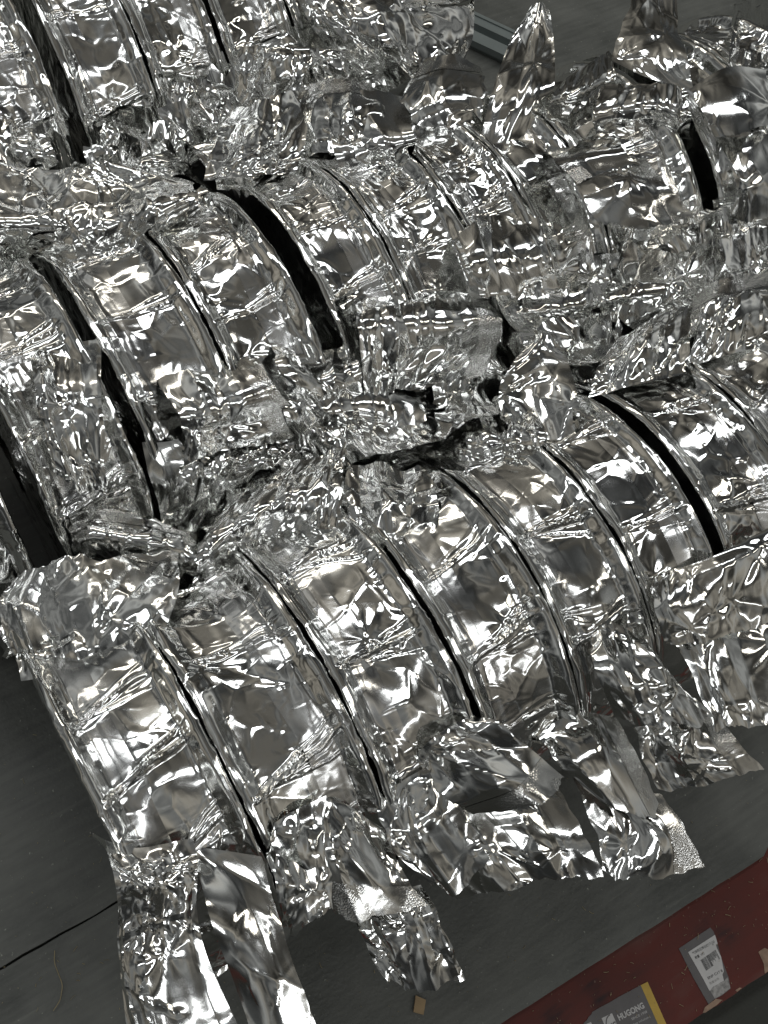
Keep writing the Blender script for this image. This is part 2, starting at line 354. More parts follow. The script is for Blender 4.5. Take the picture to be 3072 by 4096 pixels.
# ------------------------------------------------------------------ the setting
def floor_mat(name, c0, c1, rough):
    mt, nt, b = new_mat(name); L = nt.links.new
    v = coord(nt)
    n1 = node(nt, 'ShaderNodeTexNoise', i_Scale=14.0, i_Detail=6.0, i_Roughness=0.6); L(v, n1.inputs['Vector'])
    vs_ = coord(nt, (30, 260, 30)); n2 = node(nt, 'ShaderNodeTexNoise', i_Scale=1.0, i_Detail=3.0); L(vs_, n2.inputs['Vector'])
    mx = node(nt, 'ShaderNodeMath', operation='MULTIPLY_ADD'); L(n2.outputs[0], mx.inputs[0]); mx.inputs[1].default_value = 0.35; L(n1.outputs[0], mx.inputs[2])
    r = ramp(nt, mx.outputs[0], [(0.42, c0), (0.9, c1)]); L(r.outputs[0], b.inputs['Base Color'])
    # pale scuffs
    n3 = node(nt, 'ShaderNodeTexNoise', i_Scale=420.0, i_Detail=2.0); L(v, n3.inputs['Vector'])
    rs = ramp(nt, n3.outputs[0], [(0.70, (0, 0, 0)), (0.80, (1, 1, 1))])
    mix = node(nt, 'ShaderNodeMix', data_type='RGBA'); L(rs.outputs[0], mix.inputs[0]); L(r.outputs[0], mix.inputs[6]); mix.inputs[7].default_value = (c1[0]*2.2, c1[1]*2.2, c1[2]*2.1, 1)
    v4 = coord(nt, (16, 300, 16)); v4.node.inputs['Rotation'].default_value = (0, 0, 0.9); n4 = node(nt, 'ShaderNodeTexNoise', i_Scale=1.0, i_Detail=2.0); L(v4, n4.inputs['Vector'])
    r4 = ramp(nt, n4.outputs[0], [(0.66, (0, 0, 0)), (0.78, (0.22, 0.22, 0.22))])
    mx4 = node(nt, 'ShaderNodeMix', data_type='RGBA'); L(r4.outputs[0], mx4.inputs[0]); L(mix.outputs[2], mx4.inputs[6]); mx4.inputs[7].default_value = (c1[0]*1.7, c1[1]*1.7, c1[2]*1.6, 1)
    L(mx4.outputs[2], b.inputs['Base Color'])
    rr = node(nt, 'ShaderNodeMapRange', i_From_Min=0.3, i_From_Max=0.7, i_To_Min=rough-0.1, i_To_Max=rough+0.12); L(n1.outputs[0], rr.inputs[0]); L(rr.outputs[0], b.inputs['Roughness'])
    bp = node(nt, 'ShaderNodeBump', i_Strength=0.35, i_Distance=0.0008); L(n3.outputs[0], bp.inputs['Height']); L(bp.outputs[0], b.inputs['Normal'])
    return mt
RUBBER = floor_mat('black_rubber', (0.055, 0.059, 0.053), (0.165, 0.170, 0.155), 0.5)
GROUND = floor_mat('dark_ground', (0.018, 0.019, 0.014), (0.030, 0.031, 0.024), 0.6)
tag(prism('ground', [(-3, -3), (3, -3), (3, 3), (-3, 3)], -0.06, -0.024, GROUND), kind='structure')
def ey(x): return -0.1969-0.041*(x-0.143)
# two rubber sheets that meet in a seam under the front row
_r = random.Random(9)
sj = [(x, -0.0245-0.0022*(x+1.2)+_r.uniform(-0.0004, 0.0004)) for x in np.arange(1.6, -1.2, -0.011)]
sk = [(x, y+0.0011+_r.uniform(-0.0003, 0.0004)) for x, y in sj[::-1]]
ej = [(x, ey(x)+_r.uniform(-0.0003, 0.0003)) for x in np.arange(-1.2, 0.344, 0.013)]
tag(prism('floor_sheet', ej+[(0.344, ey(0.344)), (0.352, ey(0.352)+0.004), (1.6, -0.170)]+sj, -0.004, 0.0, RUBBER), kind='structure')
tag(prism('floor_sheet', sk+[(1.6, 1.6), (-1.2, 1.6)], -0.004, 0.0006, RUBBER), kind='structure')
tag(prism('floor_base', [(-1.2, -0.15), (1.6, -0.15), (1.6, 1.6), (-1.2, 1.6)], -0.023, -0.005, GROUND), kind='structure')

def board_mat():
    mt, nt, b = new_mat('red_board'); L = nt.links.new
    v = coord(nt); vl = coord(nt, (6, 60, 30))
    n1 = node(nt, 'ShaderNodeTexNoise', i_Scale=1.0, i_Detail=5.0, i_Roughness=0.6); L(vl, n1.inputs['Vector'])
    n2 = node(nt, 'ShaderNodeTexNoise', i_Scale=22.0, i_Detail=4.0); L(v, n2.inputs['Vector'])
    mx = node(nt, 'ShaderNodeMath', operation='MULTIPLY_ADD'); L(n1.outputs[0], mx.inputs[0]); mx.inputs[1].default_value = 0.5; 
    m2 = node(nt, 'ShaderNodeMath', operation='MULTIPLY'); L(n2.outputs[0], m2.inputs[0]); m2.inputs[1].default_value = 0.55; L(m2.outputs[0], mx.inputs[2])
    r = ramp(nt, mx.outputs[0], [(0.40, (0.028, 0.011, 0.012)), (0.46, (0.085, 0.019, 0.014)), (0.56, (0.108, 0.019, 0.013)), (0.70, (0.115, 0.042, 0.033))])
    n3 = node(nt, 'ShaderNodeTexNoise', i_Scale=300.0, i_Detail=2.0); L(v, n3.inputs['Vector'])
    rs = ramp(nt, n3.outputs[0], [(0.71, (0, 0, 0)), (0.8, (0.6, 0.6, 0.6))])
    mix = node(nt, 'ShaderNodeMix', data_type='RGBA'); L(rs.outputs[0], mix.inputs[0]); L(r.outputs[0], mix.inputs[6]); mix.inputs[7].default_value = (0.25, 0.17, 0.14, 1)
    L(mix.outputs[2], b.inputs['Base Color']); b.inputs['Roughness'].default_value = 0.5; b.inputs['Specular IOR Level'].default_value = 0.3
    bp = node(nt, 'ShaderNodeBump', i_Strength=0.2, i_Distance=0.0008); L(n2.outputs[0], bp.inputs['Height']); L(bp.outputs[0], b.inputs['Normal'])
    return mt
def plain(name, col, rough=0.6, var=0.15, scale=60.0, metal=0.0):
    mt, nt, b = new_mat(name); L = nt.links.new
    v = coord(nt); n1 = node(nt, 'ShaderNodeTexNoise', i_Scale=scale, i_Detail=5.0); L(v, n1.inputs['Vector'])
    r = ramp(nt, n1.outputs[0], [(0.3, tuple(c*(1-var) for c in col)), (0.7, tuple(min(1, c*(1+var)) for c in col))]); L(r.outputs[0], b.inputs['Base Color'])
    b.inputs['Roughness'].default_value = rough; b.inputs['Metallic'].default_value = metal
    bp = node(nt, 'ShaderNodeBump', i_Strength=0.15, i_Distance=0.0004); L(n1.outputs[0], bp.inputs['Height']); L(bp.outputs[0], b.inputs['Normal'])
    return mt

# bag ends: (row, index, seed, options, rows of world points from the package outwards)
FLAPS = [
    ('C', 0, 11, dict(nstar=8, pleats=6, amp=1.1, pamp=0.004), [[(-0.0095, -0.0241, 0.1892), (0.004, -0.0386, 0.1892), (0.027, -0.0474, 0.1892)], [(-0.0083, -0.0464, 0.1997), (0.0048, -0.0554, 0.195), (0.0225, -0.0628, 0.1903)], [(-0.019, -0.0689, 0.1759), (-0.0049, -0.0777, 0.1799), (0.0127, -0.0856, 0.1759)], [(-0.0293, -0.1018, 0.1639), (-0.0144, -0.113, 0.1679), (0.0088, -0.127, 0.1639)]]),
    ('C', 0, 12, dict(amp=0.12, pleats=2, pamp=0.0012, nstar=0, stars=[(0.1, 0.02, 0.03, 0.18)], rag=0.0003), [[(0.0254, -0.0486, 0.1771), (0.035, -0.0557, 0.1787), (0.0505, -0.0678, 0.1771)], [(0.0194, -0.0729, 0.1824), (0.0325, -0.0819, 0.1758), (0.0453, -0.0934, 0.1718)], [(0.0173, -0.1025, 0.1654), (0.0282, -0.1114, 0.1686), (0.0412, -0.1188, 0.163)], [(0.0133, -0.1316, 0.1536), (0.0234, -0.1378, 0.156), (0.0385, -0.1447, 0.1512)]]),
    ('C', 1, 13, dict(seal='end', nstar=1, amp=0.4, pamp=0.003, stars=[(0.35, 0.2, 0.03, 0.2)]), [[(0.0791, -0.0529, 0.174), (0.093, -0.0632, 0.1737), (0.1077, -0.0835, 0.1617)], [(0.065, -0.0726, 0.1826), (0.0837, -0.0837, 0.1719), (0.1066, -0.1037, 0.1559)], [(0.0647, -0.0937, 0.1576), (0.078, -0.113, 0.1568), (0.1084, -0.1208, 0.1512)]]),
    ('C', 1, 14, dict(nstar=3, pamp=0.006), [[(0.0847, -0.0898, 0.1197), (0.0988, -0.1069, 0.1277), (0.1159, -0.1119, 0.1277)], [(0.0819, -0.1202, 0.116), (0.0951, -0.1313, 0.124), (0.1148, -0.1376, 0.12)], [(0.0817, -0.1392, 0.111), (0.0921, -0.1526, 0.111), (0.1158, -0.1583, 0.111)]]),
    ('C', 2, 15, dict(amp=0.25, pleats=5, pamp=0.003, nstar=0, stars=[(0.3, 0.05, 0.035, 0.22)], seal='end'), [[(0.1348, -0.0631, 0.1684), (0.1471, -0.0608, 0.1804), (0.1697, -0.0605, 0.1764)], [(0.1388, -0.0857, 0.1689), (0.1616, -0.0853, 0.1754), (0.1818, -0.0791, 0.1765)], [(0.1507, -0.1001, 0.1584), (0.1795, -0.1109, 0.1664), (0.198, -0.1065, 0.1584)]]),
    ('C', 2, 16, dict(amp=0.4, pamp=0.003, pleats=7, seal='right', nstar=3), [[(0.1196, -0.0755, 0.1508), (0.1568, -0.089, 0.129), (0.206, -0.1051, 0.125)], [(0.1234, -0.103, 0.1386), (0.1625, -0.1175, 0.1227), (0.2045, -0.1338, 0.1227)], [(0.1339, -0.1271, 0.1083), (0.1706, -0.1401, 0.1123), (0.2044, -0.1559, 0.1123)]]),
    ('C', 3, 17, dict(amp=0.2, pleats=3, pamp=0.002, nstar=0, stars=[(0.1, 0.1, 0.03, 0.2)], seal='right'), [[(0.2043, -0.0793, 0.1447), (0.2286, -0.0831, 0.1491), (0.2482, -0.0942, 0.1411)], [(0.2056, -0.0997, 0.1465), (0.226, -0.1085, 0.1467), (0.25, -0.1204, 0.1307)], [(0.2134, -0.118, 0.1377), (0.231, -0.1397, 0.1297), (0.2483, -0.1464, 0.1217)]]),
    ('C', 3, 18, dict(amp=0.3, pamp=0.003, pleats=4, nstar=2, seal='right'), [[(0.2146, -0.1075, 0.1263), (0.2331, -0.1264, 0.1263), (0.254, -0.1388, 0.1223)], [(0.2114, -0.1369, 0.1187), (0.2332, -0.153, 0.1227), (0.2551, -0.1621, 0.1187)], [(0.2051, -0.1549, 0.1123), (0.2202, -0.1677, 0.1123), (0.2573, -0.1819, 0.1083)]]),
    ('C', 4, 19, dict(seal='right', nstar=1), [[(0.2581, -0.1027, 0.1323), (0.2737, -0.1111, 0.1403), (0.3039, -0.1195, 0.1323)], [(0.2548, -0.119, 0.126), (0.2726, -0.1285, 0.134), (0.3044, -0.1367, 0.13)], [(0.2539, -0.1356, 0.121), (0.281, -0.1467, 0.121), (0.3133, -0.1565, 0.121)]]),
    ('C', 4, 20, dict(nstar=2, amp=0.8), [[(0.2495, -0.0485, 0.177), (0.2617, -0.0591, 0.1796), (0.2734, -0.0749, 0.1676)], [(0.2347, -0.0711, 0.1839), (0.2564, -0.0834, 0.1773), (0.2803, -0.1019, 0.1613)], [(0.2393, -0.0955, 0.1603), (0.2559, -0.1128, 0.1683), (0.2893, -0.1222, 0.1523)]]),
    ('C', 5, 21, dict(nstar=2, amp=0.5, pamp=0.003), [[(0.2927, -0.0638, 0.1649), (0.3168, -0.0705, 0.1709), (0.3617, -0.0787, 0.1629)], [(0.2888, -0.0901, 0.163), (0.3089, -0.0994, 0.1659), (0.3447, -0.1099, 0.1579)], [(0.2854, -0.1255, 0.1516), (0.3018, -0.1332, 0.1516), (0.3315, -0.1413, 0.1516)]]),
    ('C', 6, 22, dict(nstar=3, amp=0.5, pamp=0.003), [[(0.2946, -0.0447, 0.1793), (0.3198, -0.0527, 0.1866), (0.3709, -0.0552, 0.1866)], [(0.2756, -0.0628, 0.1903), (0.3099, -0.0701, 0.1848), (0.361, -0.0747, 0.1807)], [(0.2781, -0.0804, 0.1751), (0.3061, -0.0895, 0.1739), (0.3516, -0.0961, 0.1659)]]),
    ('C', 2, 23, dict(nstar=2, amp=0.6, pamp=0.003), [[(0.1135, -0.0696, 0.1621), (0.1278, -0.0697, 0.1701), (0.1461, -0.0699, 0.1701)], [(0.106, -0.0902, 0.163), (0.1191, -0.0933, 0.1651), (0.1434, -0.0924, 0.1651)], [(0.1158, -0.1154, 0.1507), (0.1231, -0.1245, 0.1507), (0.1445, -0.1214, 0.1587)]]),
    ('C', 1, 24, dict(nstar=1, amp=0.6, pamp=0.003), [[(0.0549, -0.0577, 0.1722), (0.0687, -0.0579, 0.1802), (0.0873, -0.0591, 0.1802)], [(0.0502, -0.0789, 0.1766), (0.0629, -0.0816, 0.1752), (0.0781, -0.085, 0.1712)], [(0.0461, -0.0967, 0.1582), (0.0551, -0.1007, 0.1662), (0.0688, -0.1019, 0.1662)]]),
    ('C', 0, 31, dict(nstar=3, amp=0.7, pamp=0.003), [[(-0.008, 0.0605, 0.1679), (0.0186, 0.0474, 0.1777), (0.0531, 0.04, 0.1818)], [(-0.0027, 0.1009, 0.16), (0.0269, 0.0833, 0.17), (0.0715, 0.0571, 0.1869)], [(0.0094, 0.1155, 0.16), (0.037, 0.1058, 0.17), (0.0878, 0.086, 0.17)]]),
    ('C', 1, 32, dict(nstar=2, seal='end', amp=0.6), [[(0.0578, 0.1168, 0.1), (0.0791, 0.1022, 0.1), (0.0907, 0.0614, 0.1671)], [(0.0517, 0.1121, 0.165), (0.0722, 0.0958, 0.17), (0.0943, 0.0783, 0.17)], [(0.057, 0.133, 0.1608), (0.079, 0.1168, 0.16), (0.097, 0.0941, 0.165)]]),
    ('C', 2, 33, dict(nstar=4, amp=0.7, pleats=8), [[(0.0855, 0.0666, 0.162), (0.127, 0.0741, 0.1528), (0.1624, 0.0514, 0.1751)], [(0.0945, 0.0785, 0.175), (0.1385, 0.0821, 0.18), (0.1764, 0.0757, 0.178)], [(0.119, 0.1005, 0.16), (0.1666, 0.1011, 0.165), (0.1944, 0.0995, 0.168)]]),
    ('C', 2, 34, dict(nstar=3, amp=0.7), [[(0.1614, 0.0415, 0.181), (0.1785, 0.0299, 0.1859), (0.2023, 0.0237, 0.1879)], [(0.1737, 0.0668, 0.18), (0.1875, 0.0504, 0.191), (0.2089, 0.0391, 0.1964)], [(0.1867, 0.0893, 0.17), (0.203, 0.0763, 0.175), (0.2201, 0.0598, 0.1851)]]),
    ('B', 2, 35, dict(nstar=2, pleats=5, seal='right', amp=0.7), [[(0.1194, 0.1804, 0.1832), (0.1435, 0.1742, 0.1801), (0.1744, 0.1683, 0.1766)], [(0.1183, 0.1507, 0.1875), (0.1429, 0.1462, 0.1839), (0.1731, 0.1455, 0.1833)], [(0.1176, 0.1419, 0.18), (0.1403, 0.136, 0.174), (0.1773, 0.1337, 0.1714)], [(0.1127, 0.1304, 0.1674), (0.1391, 0.1283, 0.1645), (0.1769, 0.1235, 0.1573)]]),
    ('B', 4, 36, dict(nstar=1, pleats=9, amp=0.6, pamp=0.003, seal='right'), [[(0.2416, 0.1772, 0.1817), (0.281, 0.1682, 0.1766), (0.3226, 0.1584, 0.1693)], [(0.231, 0.1564, 0.1916), (0.2657, 0.146, 0.1837), (0.319, 0.1338, 0.1716)], [(0.2259, 0.143, 0.1811), (0.26, 0.1328, 0.1703), (0.3183, 0.1259, 0.1611)], [(0.2234, 0.1269, 0.1626), (0.2498, 0.1223, 0.1554), (0.3013, 0.1163, 0.1434)]]),
    ('B', 3, 37, dict(nstar=1, pleats=6, amp=0.7), [[(0.1873, 0.171, 0.1783), (0.2113, 0.1599, 0.1706), (0.2382, 0.1553, 0.1665)], [(0.1788, 0.1511, 0.1878), (0.2017, 0.1391, 0.1773), (0.2306, 0.1368, 0.1749)], [(0.1811, 0.1327, 0.1702), (0.204, 0.1242, 0.1584), (0.2337, 0.1213, 0.1535)]]),
    ('B', 3, 38, dict(nstar=2, pleats=10, pamp=0.004), [[(0.184, 0.1468, 0.1575), (0.2239, 0.1403, 0.1484), (0.3008, 0.1323, 0.1322)], [(0.1775, 0.125, 0.1597), (0.2231, 0.1176, 0.1463), (0.3015, 0.1119, 0.1314)], [(0.1903, 0.1112, 0.1286), (0.2126, 0.082, 0.1733), (0.2724, 0.0703, 0.1846)]]),
    ('C', 4, 39, dict(nstar=0, amp=0.35, pleats=3, pamp=0.002, stars=[(0.9, 0.3, 0.02, 0.25), (0.1, 0.35, 0.018, 0.22)]), [[(0.276, 0.0492, 0.1766), (0.2847, 0.0375, 0.1829), (0.2991, 0.0341, 0.1844)], [(0.2805, 0.0827, 0.18), (0.3013, 0.0743, 0.182), (0.3117, 0.0547, 0.1954)], [(0.2969, 0.0949, 0.185), (0.3138, 0.0908, 0.184), (0.3267, 0.0802, 0.185)], [(0.317, 0.1028, 0.19), (0.3265, 0.1041, 0.187), (0.3276, 0.0945, 0.19)]]),
    ('C', 4, 40, dict(nstar=3, pleats=8), [[(0.2314, 0.0711, 0.165), (0.2565, 0.052, 0.175), (0.2835, 0.0361, 0.1835)], [(0.2361, 0.0896, 0.1529), (0.2594, 0.0673, 0.1793), (0.2838, 0.0457, 0.1934)], [(0.2517, 0.1158, 0.1221), (0.2766, 0.0885, 0.1547), (0.2954, 0.072, 0.1751)]]),
    ('B', 6, 41, dict(nstar=4, pleats=14, amp=0.7, pamp=0.004), [[(0.3291, 0.1577, 0.1687), (0.4108, 0.1458, 0.1562), (0.4882, 0.1427, 0.152), (0.5688, 0.1368, 0.1423)], [(0.319, 0.1338, 0.1716), (0.3973, 0.1218, 0.1544), (0.4736, 0.1135, 0.15), (0.5367, 0.1006, 0.15)], [(0.3395, 0.1191, 0.1494), (0.4147, 0.1115, 0.13), (0.4571, 0.0911, 0.1617), (0.535, 0.089, 0.14)], [(0.3396, 0.0879, 0.1661), (0.3727, 0.0657, 0.1882), (0.4282, 0.0616, 0.1911), (0.5284, 0.0753, 0.135)]]),
    ('C', 5, 42, dict(nstar=3), [[(0.3273, 0.0594, 0.18), (0.3529, 0.0498, 0.19), (0.3814, 0.0426, 0.19)], [(0.3446, 0.0743, 0.1811), (0.3671, 0.0668, 0.195), (0.4022, 0.0642, 0.19)], [(0.3764, 0.0925, 0.17), (0.3926, 0.0834, 0.19), (0.4281, 0.0857, 0.18)]]),
    ('C', 6, 43, dict(nstar=3, seal='end'), [[(0.3847, 0.0481, 0.185), (0.4096, 0.0427, 0.19), (0.4516, 0.0368, 0.185)], [(0.4022, 0.0642, 0.19), (0.4205, 0.0581, 0.2), (0.4677, 0.0547, 0.19)], [(0.4303, 0.0885, 0.18), (0.4473, 0.0827, 0.195), (0.4963, 0.0804, 0.18)]]),
    ('B', 1, 44, dict(nstar=4, pleats=5, amp=0.7, pamp=0.003), [[(0.0666, 0.2167, 0.191), (0.0825, 0.2123, 0.1909), (0.1028, 0.2046, 0.1901)], [(0.0568, 0.1833, 0.2046), (0.0701, 0.1757, 0.2018), (0.0862, 0.1673, 0.1979)], [(0.0521, 0.1621, 0.1951), (0.0617, 0.1503, 0.1872), (0.0734, 0.1406, 0.1788)], [(0.0488, 0.1448, 0.1827), (0.0576, 0.1363, 0.1744), (0.068, 0.1296, 0.1663)]]),
    ('B', 2, 46, dict(nstar=3, pleats=9), [[(0.1221, 0.1493, 0.1604), (0.1483, 0.1456, 0.1559), (0.181, 0.1406, 0.1488)], [(0.1096, 0.1296, 0.1663), (0.1368, 0.1239, 0.158), (0.175, 0.1193, 0.1498)], [(0.1009, 0.119, 0.1493), (0.1328, 0.1159, 0.1425), (0.1841, 0.1111, 0.1284)]]),
    ('B', 1, 51, dict(nstar=6, pleats=7, amp=0.8, pamp=0.003), [[(0.0815, 0.3425, 0.1), (0.1115, 0.2783, 0.1676), (0.1455, 0.2637, 0.1783), (0.1839, 0.2709, 0.1736)], [(0.0808, 0.3031, 0.182), (0.1186, 0.2892, 0.184), (0.152, 0.2683, 0.1975), (0.1838, 0.2636, 0.1998)], [(0.0922, 0.3333, 0.176), (0.1281, 0.311, 0.182), (0.1649, 0.2971, 0.185), (0.1948, 0.2799, 0.1905)], [(0.1035, 0.3634, 0.17), (0.1376, 0.3264, 0.18), (0.1598, 0.3168, 0.186), (0.199, 0.2945, 0.18)]]),
    ('A', 1, 52, dict(nstar=3, amp=0.7), [[(0.1205, 0.4055, 0.1674), (0.1343, 0.3988, 0.1606), (0.1472, 0.3929, 0.1533)], [(0.1102, 0.3803, 0.1682), (0.1265, 0.3742, 0.1596), (0.1427, 0.3695, 0.1515)], [(0.1015, 0.3681, 0.1489), (0.1219, 0.3641, 0.1397), (0.1421, 0.3628, 0.1361)]]),
    ('A', 2, 53, dict(nstar=3), [[(0.1827, 0.3897, 0.15), (0.1928, 0.3655, 0.16), (0.2103, 0.3603, 0.15)], [(0.1743, 0.3683, 0.1493), (0.1899, 0.3628, 0.14), (0.2133, 0.3586, 0.13)], [(0.171, 0.3616, 0.1327), (0.1869, 0.3593, 0.1239), (0.2154, 0.3575, 0.1132)]]),
    ('A', 3, 54, dict(nstar=2), [[(0.2324, 0.3876, 0.16), (0.2485, 0.3734, 0.17), (0.2696, 0.3628, 0.16)], [(0.2262, 0.3693, 0.1513), (0.2458, 0.3623, 0.15), (0.2661, 0.3556, 0.14)], [(0.2269, 0.3592, 0.1237), (0.2436, 0.3451, 0.13), (0.2377, 0.2807, 0.1899)]]),
    ('B', 3, 55, dict(nstar=3, pleats=6), [[(0.2035, 0.2854, 0.185), (0.2252, 0.2693, 0.195), (0.2542, 0.2654, 0.19)], [(0.2206, 0.3068, 0.18), (0.2396, 0.285, 0.2), (0.2719, 0.2855, 0.19)], [(0.2516, 0.3416, 0.17), (0.2651, 0.32, 0.195), (0.3042, 0.3292, 0.18)]]),
    ('B', 4, 56, dict(nstar=2, seal='end'), [[(0.2665, 0.2811, 0.185), (0.2891, 0.2605, 0.195), (0.3155, 0.254, 0.19)], [(0.2769, 0.3053, 0.185), (0.2956, 0.279, 0.205), (0.3261, 0.2727, 0.1951)], [(0.299, 0.3373, 0.175), (0.315, 0.3156, 0.195), (0.3433, 0.3081, 0.18)]]),
    ('A', 4, 57, dict(nstar=4, pleats=9), [[(0.2784, 0.38, 0.18), (0.2998, 0.3587, 0.19), (0.3374, 0.3509, 0.18)], [(0.2693, 0.375, 0.165), (0.2928, 0.345, 0.18), (0.3401, 0.3405, 0.165)], [(0.2588, 0.3677, 0.1481), (0.2893, 0.3366, 0.16), (0.3498, 0.3329, 0.14)]]),
    ('A', 5, 58, dict(nstar=5, pleats=8), [[(0.3261, 0.3935, 0.19), (0.374, 0.3789, 0.19), (0.4642, 0.3744, 0.17)], [(0.3337, 0.3678, 0.175), (0.3732, 0.3452, 0.18), (0.4507, 0.3555, 0.15)], [(0.3566, 0.3465, 0.15), (0.3868, 0.3289, 0.15), (0.3893, 0.2931, 0.1797)]]),
    ('B', 5, 59, dict(nstar=1, amp=0.35, pleats=4, pamp=0.003, seal='end'), [[(0.3265, 0.2585, 0.1812), (0.3507, 0.2538, 0.1834), (0.3825, 0.2445, 0.1869)], [(0.3363, 0.2824, 0.19), (0.3577, 0.2703, 0.2), (0.3906, 0.2665, 0.1984)], [(0.379, 0.3183, 0.185), (0.3895, 0.3071, 0.195), (0.4108, 0.2981, 0.185)]]),
    ('B', 6, 60, dict(nstar=0, amp=0.2, pleats=5, pamp=0.0016, rag=0.0005, stars=[(0.6, 0.5, 0.022, 0.18)]), [[(0.3636, 0.2331, 0.1896), (0.3815, 0.2286, 0.1903), (0.4102, 0.2286, 0.1903)], [(0.3885, 0.2593, 0.2017), (0.4078, 0.2522, 0.2043), (0.4307, 0.2504, 0.2049)], [(0.4278, 0.2954, 0.2), (0.4466, 0.2946, 0.198), (0.4557, 0.2838, 0.2)], [(0.4589, 0.3155, 0.205), (0.4706, 0.3206, 0.2), (0.4662, 0.3069, 0.205)]]),
    ('B', 7, 61, dict(nstar=1, pleats=7, amp=0.35, pamp=0.003), [[(0.4078, 0.235, 0.1893), (0.4374, 0.2351, 0.1893), (0.4747, 0.2341, 0.1894)], [(0.4135, 0.2341, 0.2087), (0.4415, 0.2351, 0.2086), (0.469, 0.2368, 0.2083)], [(0.4308, 0.247, 0.2059), (0.4667, 0.2586, 0.202), (0.4908, 0.2667, 0.1983)]]),
    ('B', 8, 62, dict(nstar=3, amp=0.6, pamp=0.003), [[(0.4391, 0.2072, 0.1904), (0.4763, 0.2005, 0.1894), (0.5033, 0.1879, 0.1861)], [(0.4339, 0.2154, 0.21), (0.4705, 0.2046, 0.2093), (0.495, 0.1905, 0.2067)], [(0.4576, 0.232, 0.209), (0.4865, 0.2208, 0.2099), (0.5033, 0.2075, 0.2096)]]),
    ('B', 9, 63, dict(nstar=0, amp=0.22, pleats=3, pamp=0.0015, stars=[(0.05, 0.03, 0.03, 0.2), (0.7, 0.5, 0.015, 0.15)]), [[(0.4822, 0.2577, 0.2), (0.4969, 0.2334, 0.2), (0.5194, 0.2117, 0.2)], [(0.5008, 0.272, 0.2), (0.5145, 0.2513, 0.2047), (0.524, 0.2303, 0.2092)], [(0.5276, 0.2943, 0.2), (0.5418, 0.2837, 0.2), (0.5457, 0.2626, 0.2003)], [(0.5524, 0.3188, 0.2), (0.5652, 0.3137, 0.2), (0.5767, 0.3042, 0.2)]]),
    ('B', 9, 64, dict(nstar=0, amp=0.12, pleats=2, pamp=0.002, stars=[(0.1, 0.05, 0.02, 0.15), (0.95, 0.6, 0.02, 0.15)]), [[(0.5022, 0.2041, 0.214), (0.5359, 0.2081, 0.216), (0.5637, 0.1989, 0.212)], [(0.4963, 0.1839, 0.214), (0.5243, 0.1823, 0.216), (0.5503, 0.1758, 0.212)], [(0.4959, 0.1665, 0.21), (0.5148, 0.1603, 0.212), (0.5449, 0.1587, 0.208)]]),
    ('B', 8, 65, dict(nstar=0, amp=0.1, pleats=2, pamp=0.0008, seal='right', stars=[(0.55, 0.45, 0.03, 0.18)]), [[(0.4127, 0.2064, 0.1903), (0.439, 0.2017, 0.1896), (0.4642, 0.1911, 0.1871)], [(0.3969, 0.176, 0.203), (0.4239, 0.1648, 0.204), (0.4481, 0.1529, 0.203)], [(0.3955, 0.153, 0.195), (0.4169, 0.1374, 0.197), (0.4603, 0.132, 0.19)]]),
    ('B', 10, 66, dict(nstar=2), [[(0.5802, 0.247, 0.186), (0.6077, 0.2442, 0.187), (0.6553, 0.2561, 0.17)], [(0.5313, 0.2028, 0.209), (0.5591, 0.1966, 0.208), (0.5833, 0.1956, 0.2078)], [(0.6081, 0.2752, 0.1936), (0.7552, 0.3518, 0.1), (0.7791, 0.3422, 0.1)]]),
    ('B', 9, 67, dict(nstar=0, amp=0.15, pleats=2, pamp=0.0015, stars=[(0.5, 0.6, 0.02, 0.15)]), [[(0.5063, 0.1737, 0.2), (0.5205, 0.1642, 0.203), (0.5485, 0.1595, 0.2)], [(0.4938, 0.1495, 0.19), (0.5051, 0.1394, 0.197), (0.534, 0.1356, 0.19)], [(0.4938, 0.1315, 0.17), (0.5075, 0.1225, 0.175), (0.5328, 0.1199, 0.17)]]),
    ('B', 8, 68, dict(nstar=3, pleats=8), [[(0.4219, 0.1453, 0.1555), (0.4679, 0.1412, 0.15), (0.5127, 0.1415, 0.1503)], [(0.4181, 0.1457, 0.1834), (0.4536, 0.1365, 0.18), (0.5032, 0.136, 0.174)], [(0.4322, 0.1457, 0.185), (0.4501, 0.1318, 0.195), (0.5056, 0.1332, 0.18)]]),
    ('B', 5, 69, dict(nstar=2, amp=0.5, pleats=4, pamp=0.003), [[(0.3228, 0.1965, 0.1886), (0.3496, 0.1961, 0.1885), (0.3784, 0.192, 0.1874)], [(0.3089, 0.1626, 0.1954), (0.3338, 0.1599, 0.1938), (0.3605, 0.1521, 0.1886)], [(0.3099, 0.1442, 0.1821), (0.3371, 0.1371, 0.1752), (0.3662, 0.1301, 0.167)]]),
    ('B', 4, 70, dict(nstar=1, amp=0.4, pleats=4, pamp=0.003), [[(0.2822, 0.2572, 0.1818), (0.3026, 0.2481, 0.1856), (0.3266, 0.2441, 0.187)], [(0.2817, 0.2701, 0.1965), (0.3013, 0.2605, 0.2012), (0.324, 0.2505, 0.2049)], [(0.3006, 0.312, 0.185), (0.3223, 0.2997, 0.195), (0.3477, 0.2939, 0.185)]]),
    ('B', 7, 71, dict(nstar=0, amp=0.12, pleats=2, pamp=0.001, seal='left'), [[(0.4052, 0.2217, 0.1909), (0.4325, 0.2138, 0.1909), (0.4551, 0.2086, 0.1906)], [(0.3908, 0.194, 0.2075), (0.4172, 0.1911, 0.2068), (0.4397, 0.1865, 0.2056)], [(0.3977, 0.1765, 0.2021), (0.4229, 0.177, 0.2023), (0.446, 0.1726, 0.2005)]]),
